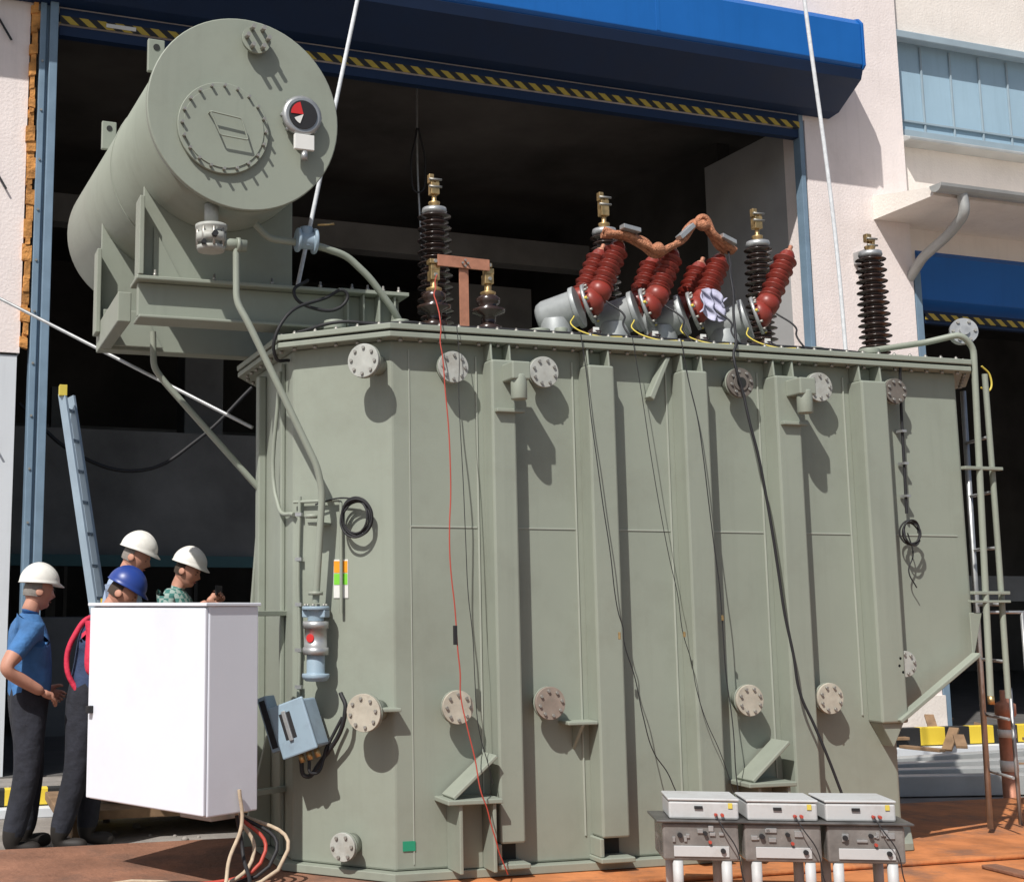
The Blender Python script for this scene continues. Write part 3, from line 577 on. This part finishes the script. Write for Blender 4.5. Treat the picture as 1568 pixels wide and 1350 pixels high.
# ------------------------------------------------------------ measuring instruments
g=group('instrument_trolley',(4.05,5.72,0),math.radians(-22))
P(g,'table_top','stain',.004).box(-.60,.60,-.15,.15,.508,.52).done()
for i in range(3):
    x=-.57+i*.385
    P(g,'case_%d'%i,'clear',.012).box(x,x+.36,-.13,.13,.33,.507).done()
    o=P(g,'case_contents_%d'%i,'inst',.002)
    o.box(x+.05,x+.31,-.137,-.131,.35,.40)
    o.done()
    o=P(g,'case_fittings_%d'%i,'steel',.001)
    for k in range(7):
        a=x+random.uniform(.03,.3);b=random.uniform(.41,.47);o.box(a,a+random.uniform(.01,.05),-.139,-.131,b,b+random.uniform(.008,.03))
    o.done()
    P(g,'knobs_%d'%i,'rub').cyl((x+.08,-.131,.45),(x+.08,-.15,.45),.012,seg=10).cyl((x+.28,-.137,.38),(x+.28,-.15,.38),.012,seg=10).cyl((x+.2,-.131,.46),(x+.2,-.15,.46),.01,seg=10).done()
    P(g,'red_plugs_%d'%i,'wred').cyl((x+.22,-.137,.42),(x+.22,-.15,.42),.008,seg=8).done()
o=P(g,'legs','inst')
for x in (-.5,-.27,-.13,.12,.25,.5):
    for y in (-.11,.11): o.cyl((x,y,.125),(x,y,.33),.025,seg=12)
o.done()
for i,x in enumerate((-.53,-.17,.19)):
    q=group('measuring_instrument',(4.05+i*.004,5.72,0),math.radians(-22+(i-1)*2))
    P(q,'case','inst',.01).box(x,x+.33,-.13,.12,.521,.605).done()
    P(q,'lid','inst',.006).box(x-.004,x+.334,-.134,.124,.607,.620).done()
    P(q,'latch','rub',.002).box(x+.12,x+.16,-.140,-.135,.57,.585).done()
    P(q,'sticker','yel').box(x+.28,x+.30,-.135,-.1305,.575,.60).done()
    P(q,'plugs','wred').cyl((x+.22,-.13,.545),(x+.22,-.15,.545),.008,seg=8).cyl((x+.25,-.13,.545),(x+.25,-.15,.545),.008,seg=8).done()
    tube(q,'lead',[(x+.22,-.15,.545),(x+.24,-.18,.5),(x+.3,-.2,.4),(x+.33,-.2,.25),(x+.4,-.2,.14)],.003,'rub')
# ------------------------------------------------------------ slings
g=group('crane_sling');tube(g,'strap',[(2.22,8.05,3.42),(2.68,8.05,5.64),(3.05,8.05,7.4)],.014,'sling');P(g,'shackle','steel').cyl((2.2,8.0,3.4),(2.24,8.1,3.5),.03).done()
g=group('crane_sling');tube(g,'strap',[(6.47,8.0,3.1),(6.43,8.0,4.31),(6.29,8,6.03),(6.18,8,7.4)],.015,'sling');P(g,'shackle','steel').cyl((6.47,8.0,3.08),(6.47,8,3.2),.03).done()
# ------------------------------------------------------------ ladder, barriers, clutter
g=group('leaning_ladder')
o=P(g,'stiles','lad',.004);A0=Vector((1.62,11.2,.05));A1=Vector((1.12,11.9,3.45));Dv=Vector((.10,.20,0))
o.beam(A0,A1,.03,.09);o.beam(A0+Dv,A1+Dv,.03,.09)
for k in range(12):
    t=k/12+.04;p=A0.lerp(A1,t);o.beam(p,p+Dv,.03,.03)
o.done()
P(g,'end_cap','yel',.004).box(1.09,1.16,11.85,11.95,3.42,3.52).done();P(g,'ladder_tape','hazb').box(1.44,1.48,11.3,11.33,1.1,1.6).done()
g=group('striped_barrier');P(g,'rail','hazb',.006).box(-2,1.8,10.2,10.3,.08,.20).done();P(g,'feet','panel',.006).box(-2,1.8,10.1,10.35,.0,.07).done()
g=group('striped_barrier');P(g,'rail','hazb',.006).box(8.0,13,11.6,11.7,.10,.28).done();P(g,'feet','panel',.006).box(8,13,11.5,11.75,.0,.09).done()
g=group('steel_beam_stack')
o=P(g,'beams','gut',.006)
for i in range(4): o.beam((7.6+i*.3,9.2+i*.35,.09),(10.8,8.6+i*.5,.1+.02*i),.14,.16)
o.done()
g=group('timber_debris');o=P(g,'planks','wood',.004)
for i in range(46):
    x=random.uniform(8.0,14);y=random.uniform(9.5,14.0);a=random.uniform(0,3);l_=random.uniform(.3,.9);o.beam((x,y,.05+random.random()*.15),(x+l_*math.cos(a),y+l_*math.sin(a)*.5,.06+random.random()*.25),.1,.03)
o.done()
g=group('striped_post');P(g,'post','copper').lathe((7.95,8.3,0),(0,0,1),[(0,.12),(.02,.12),(.02,.06),(.7,.06),(.72,.075),(.8,.075),(.82,.03),(.9,.03)]).done();P(g,'collars','lbl').lathe((7.95,8.3,.3),(0,0,1),[(0,.064),(.08,.064)]).lathe((7.95,8.3,.55),(0,0,1),[(0,.064),(.06,.064)]).done()
g=group('wooden_platform');P(g,'planks','wood',.006).box(.9,3.2,9.0,10.0,.14,.2).box(1.0,1.1,9.05,9.95,0,.139).box(2.9,3,9.05,9.95,0,.139).done()
g=group('ground_rubble');o=P(g,'stones','gnd')
for i in range(160):
    x=random.uniform(-1,2) if i%2 else random.uniform(7,12);y=random.uniform(8.6,12);r=random.uniform(.01,.04);o.lathe((x,y,-.002),(random.uniform(-.2,.2),random.uniform(-.2,.2),1),[(0,r),(r*.6,r*.8),(r*.9,r*.3)],6)
o.done()
# ------------------------------------------------------------ workers
def hand(par,name,wr,dirv,palmn,side,curl=.5,sc=1.0):
    d=Vector(dirv).normalized();n=Vector(palmn);n=(n-d*n.dot(d)).normalized();t=Vector(side);t=(t-d*t.dot(d)-n*t.dot(n)).normalized()
    V=[];E=[];Rr=[]
    def add(p,r,pa):
        V.append(p);Rr.append(r*sc)
        if pa is not None: E.append((pa,len(V)-1))
        return len(V)-1
    w=Vector(wr)
    a=add(w,.024,None);b=add(w+d*.035*sc,.026,a);c=add(w+d*.065*sc,.024,b)
    for k,(off,ln) in enumerate(((.030,.072),(.010,.08),(-.010,.075),(-.028,.058))):
        kn=w+d*.092*sc+t*off*sc;i=add(kn,.0105,c);an=curl*.8
        p1=kn+(d*math.cos(an)+n*math.sin(an))*ln*.5*sc;j=add(p1,.009,i);an=curl*1.9
        add(p1+(d*math.cos(an)+n*math.sin(an))*ln*.5*sc,.0075,j)
    i=add(w+d*.04*sc+t*.034*sc+n*.008,.013,b);j=add(w+d*.065*sc+t*.055*sc+n*.018*sc,.0105,i);add(w+d*.092*sc+t*.06*sc+n*.03*sc,.0085,j)
    return skin(par,name,V,E,Rr,[('skin')],None,1)
def skin(par,name,V,E,R,mats,segm,sub=2):
    me=bpy.data.meshes.new(name);me.from_pydata([tuple(v) for v in V],E,[])
    o=bpy.data.objects.new(name,me);COL.objects.link(o)
    sk_=o.modifiers.new('skin','SKIN');sk_.use_smooth_shade=True
    for i,v in enumerate(me.skin_vertices[0].data): v.radius=(R[i],R[i]) if not isinstance(R[i],tuple) else R[i];v.use_root=(i==0)
    ss=o.modifiers.new('ss','SUBSURF');ss.levels=sub;ss.render_levels=sub
    bpy.context.view_layer.update();dg=bpy.context.evaluated_depsgraph_get()
    nm=bpy.data.meshes.new_from_object(o.evaluated_get(dg));bpy.data.objects.remove(o)
    nm.materials.clear()
    for m in mats: nm.materials.append(M[m])
    if segm:
        for f in nm.polygons:
            c=f.center;best=None
            for a,b,fn,ra,rb in segm:
                ab=b-a;t=max(0,min(1,(c-a).dot(ab)/ab.length_squared));dd=(c-(a+ab*t)).length-.85*(ra+(rb-ra)*t)
                if best is None or dd<best[0]: best=(dd,fn(t))
            f.material_index=best[1]
    for f in nm.polygons: f.use_smooth=True
    o=bpy.data.objects.new(name,nm);COL.objects.link(o);o.parent=par
    return o
def worker(loc,yaw,H,shirt,helmet,hairm,elR,wrR,elL,wrL,headpitch=0,headyaw=0,sleeve=.65,lean=0,handR=None,handL=None,feet=None,fat=1.2,armm=None):
    g=group('worker',loc,yaw);k=H/1.83
    def v(x,y,z): return Vector((x,y,z))*k
    def ln(p):
        p=Vector(p);zz=max(0,p.z-.95*k);p.x+=zz*math.sin(lean);p.z-=zz*(1-math.cos(lean));return p
    f=feet or ((.05,.13),(-.07,-.14))
    J={}
    J['pel']=v(0,0,.96);J['wa']=v(.015,0,1.10);J['ch']=v(.0,0,1.26);J['uc']=v(-.02,0,1.39);J['nb']=v(-.01,0,1.485);J['nk']=v(.015,0,1.56);J['hd']=v(.03,0,1.62)
    for s,sg in (('L',1),('R',-1)):
        J['cl'+s]=v(-.02,.13*sg,1.41);J['sh'+s]=v(-.02,.20*sg,1.385)
        J['el'+s]=v(*(elL if s=='L' else elR));J['wr'+s]=v(*(wrL if s=='L' else wrR))
        fx,fy=f[0] if s=='L' else f[1]
        J['hp'+s]=v(0,.09*sg,.90);J['kn'+s]=v(fx*.5+.03,.5*(.1*sg+fy),.50);J['an'+s]=v(fx-.02,fy,.12);J['he'+s]=v(fx-.03,fy,.055);J['to'+s]=v(fx+.16,fy+.02*sg,.045)
    for q in J:
        if q[:2] not in('hp','kn','an','he','to') and q!='pel': J[q]=ln(J[q])
    rad=dict(pel=(.13,.115),wa=(.13,.12),ch=(.135,.125),uc=(.12,.105),nb=.055,nk=.045,hd=.042,cl=.072,sh=.062,el=.042,wr=.027,hp=.098,kn=.074,an=.062,he=.042,to=.038)
    keys=list(J.keys());idx={q:i for i,q in enumerate(keys)}
    ed=[('pel','wa'),('wa','ch'),('ch','uc'),('uc','nb'),('nb','nk'),('nk','hd')]
    for s in 'LR': ed+=[('uc','cl'+s),('cl'+s,'sh'+s),('sh'+s,'el'+s),('el'+s,'wr'+s),('pel','hp'+s),('hp'+s,'kn'+s),('kn'+s,'an'+s),('an'+s,'he'+s),('he'+s,'to'+s)]
    Rl=[];RM={}
    for q in keys:
        r=rad.get(q) or rad.get(q[:-1]);Rl.append(tuple(a*k*fat for a in r) if isinstance(r,tuple) else r*k*fat)
        RM[q]=(sum(r)/2 if isinstance(r,tuple) else r)*k*fat
    mats=[shirt,'skin','navy','boot',armm or shirt];sg=[]
    for a,b in ed:
        A,Bv=J[a],J[b]
        if a=='nb': fn=lambda t:0 if t<.35 else 1
        elif a=='nk': fn=lambda t:1
        elif a[:2]=='sh': fn=lambda t:4 if t<sleeve else 1
        elif a[:2]=='el': fn=(lambda t:1) if sleeve<1 else (lambda t:4)
        elif a=='pel' and b=='wa': fn=lambda t:2 if t<.15 else 0
        elif a=='pel' or a[:2]=='hp' : fn=lambda t:2
        elif a[:2]=='kn': fn=lambda t:2 if t<.95 else 3
        elif a[:2] in('an','he'): fn=lambda t:3
        elif a[:2]=='cl': fn=lambda t:4
        else: fn=lambda t:0
        sg.append((A,Bv,fn,RM[a],RM[b]))
    skin(g,'body',[J[q] for q in keys],[(idx[a],idx[b]) for a,b in ed],Rl,mats,sg,2)
    for s,hd_ in (('R',handR),('L',handL)):
        el,wr=J['el'+s],J['wr'+s];d=(wr-el).normalized()
        dv,pn,sd=hd_ or (d,(0,1 if s=='R' else -1,0),(1,0,.3))
        hand(g,'hand_'+s,wr-Vector(dv).normalized()*.01,dv,pn,sd,.55,k*1.05)
    c=J['nk'];HM=Matrix.Translation(c)@Matrix.Rotation(headyaw,4,'Z')@Matrix.Rotation(headpitch,4,'Y')
    bm=bmesh.new();bmesh.ops.create_uvsphere(bm,u_segments=32,v_segments=24,radius=1)
    for q in bm.verts:
        x,y,z=q.co
        w_=1-.30*max(0,-z)**1.5
        X=.092*x*(1-.12*max(0,-z)) + (.012 if z<-.5 and x>0 else 0);Y=.076*y*w_;Z=.118*z
        ang=math.atan2(y,x)
        if x>.6:
            nose=math.exp(-(ang/.16)**2)*math.exp(-((z+.12)/.16)**2)*.026;X+=nose
            X+=math.exp(-(ang/.5)**2)*math.exp(-((z-.22)/.10)**2)*.006
            for ey in(-.36,.36): X-=math.exp(-((ang-ey)/.16)**2)*math.exp(-((z-.06)/.10)**2)*.010
            X-=math.exp(-(ang/.3)**2)*math.exp(-((z+.46)/.05)**2)*.005
            X+=math.exp(-(ang/.3)**2)*math.exp(-((z+.78)/.14)**2)*.010
        q.co=Vector((X+.025,Y,Z+.075))*k
    for f_ in bm.faces: f_.smooth=True
    h=P(g,'head','skin');h.bm.free();h.bm=bm;ho=h.done();ho.matrix_local=HM
    def hp(nm,m,fn):
        q=P(g,nm,m);fn(q);q=q.done();q.matrix_local=HM
        for f_ in q.data.polygons: f_.use_smooth=True
        return q
    def ears(q):
        for s in(-1,1):
            q.lathe(Vector((.012,.074*s,.07))*k,(-.25,s,0),[(-.01,.010*k),(.0,.024*k),(.010,.026*k),(.014,.016*k)],12)
    hp('ears','skin',ears)
    def eyes(q):
        for s in(-1,1): q.lathe(Vector((.102,.028*s,.082))*k,(1,.3*s,0),[(-.006,.010*k),(.0,.009*k),(.004,.004*k)],10)
    hp('eyes','eyew',eyes)
    hp('mouth','lip',lambda q:q.obox(Vector((.109,0,.021))*k,(.003,0,0),(0,.02*k,0),(0,0,.004)))
    def brow(q):
        for s in(-1,1): q.obox(Vector((.110,.028*s,.101))*k,(.003,0,0),(0,.015*k,0),(0,0,.003))
    hp('brows',hairm,brow)
    bm=bmesh.new();bmesh.ops.create_uvsphere(bm,u_segments=28,v_segments=20,radius=1)
    bmesh.ops.delete(bm,geom=[q for q in bm.verts if (q.co.x>.02 and q.co.z<.45) or q.co.z<-.35],context='VERTS')
    for q in bm.verts:
        x,y,z=q.co;q.co=Vector((.097*x+.020,.080*y,.122*z+.078))*k+Vector((random.uniform(-.001,.001),)*3)
    q=P(g,'hair',hairm);q.bm.free();q.bm=bm;q=q.done();q.matrix_local=HM
    bm=bmesh.new();bmesh.ops.create_uvsphere(bm,u_segments=36,v_segments=24,radius=1)
    bmesh.ops.delete(bm,geom=[q for q in bm.verts if q.co.z<-.12],context='VERTS')
    for q in bm.verts:
        x,y,z=q.co;r_=1+.05*max(0,1-abs(y)*6)*max(0,z)
        q.co=Vector((.132*x,.112*y,.122*z*r_))*k
    bnd=[e for e in bm.edges if e.is_boundary]
    ex=bmesh.ops.extrude_edge_only(bm,edges=bnd)
    for q in [z for z in ex['geom'] if isinstance(z,bmesh.types.BMVert)]:
        x,y=q.co.x,q.co.y;a=math.atan2(y,x);pk=max(0,math.cos(a))**2
        q.co.x*=1.05+.22*pk;q.co.y*=1.06;q.co.z-=.008+.02*pk
    for f_ in bm.faces: f_.smooth=True
    q=P(g,'helmet',helmet);q.bm.free();q.bm=bm;q=q.done();q.matrix_local=HM@Matrix.Translation(Vector((.018,0,.140))*k)@Matrix.Rotation(-.10,4,'Y')
    so_=q.modifiers.new('t','SOLIDIFY');so_.thickness=.004
    return g
worker((.66,8.75,0),math.radians(5),1.83,'polo','hw','hair',(-.20,-.29,1.15),(.06,-.23,1.00),(-.02,.29,1.12),(.16,.16,1.0),headpitch=.15,headyaw=.1,handR=((.8,.5,-.35),(0,.6,-.8),(.3,0,1)),fat=1.25)
gb=worker((1.02,8.75,0),math.radians(-12),1.86,'dkblue','hb','hairb',(.02,-.30,1.12),(.26,-.16,1.05),(.06,.25,1.12),(.26,.10,1.12),headpitch=.55,headyaw=-.1,lean=.26,feet=((.05,.1),(-.10,-.1)),armm='wred2',sleeve=1.1)
tube(gb,'harness_strap',[(-.02,-.15,.98),(-.10,-.15,1.15),(-.06,-.13,1.35),(.06,-.10,1.47),(.2,-.09,1.38)],.018,'wred2')
worker((1.33,9.45,.2),math.radians(-15),1.90,'lblue','hw','hair',(.06,-.27,1.13),(.30,-.12,1.22),(.08,.25,1.13),(.30,.08,1.22),headpitch=.40,headyaw=-.15,lean=.08,fat=1.3)
gw=worker((1.74,9.45,.2),math.radians(-30),1.79,'plaid','hw','hairb',(.06,-.27,1.20),(.26,-.08,1.40),(.10,.24,1.16),(.28,.06,1.38),headpitch=.38,headyaw=0,lean=.04)
P(gw,'phone','rub',.003).obox((.33,-.01,1.45),(.006,0,0),(0,.07,0),(.0,0,.035)).done()
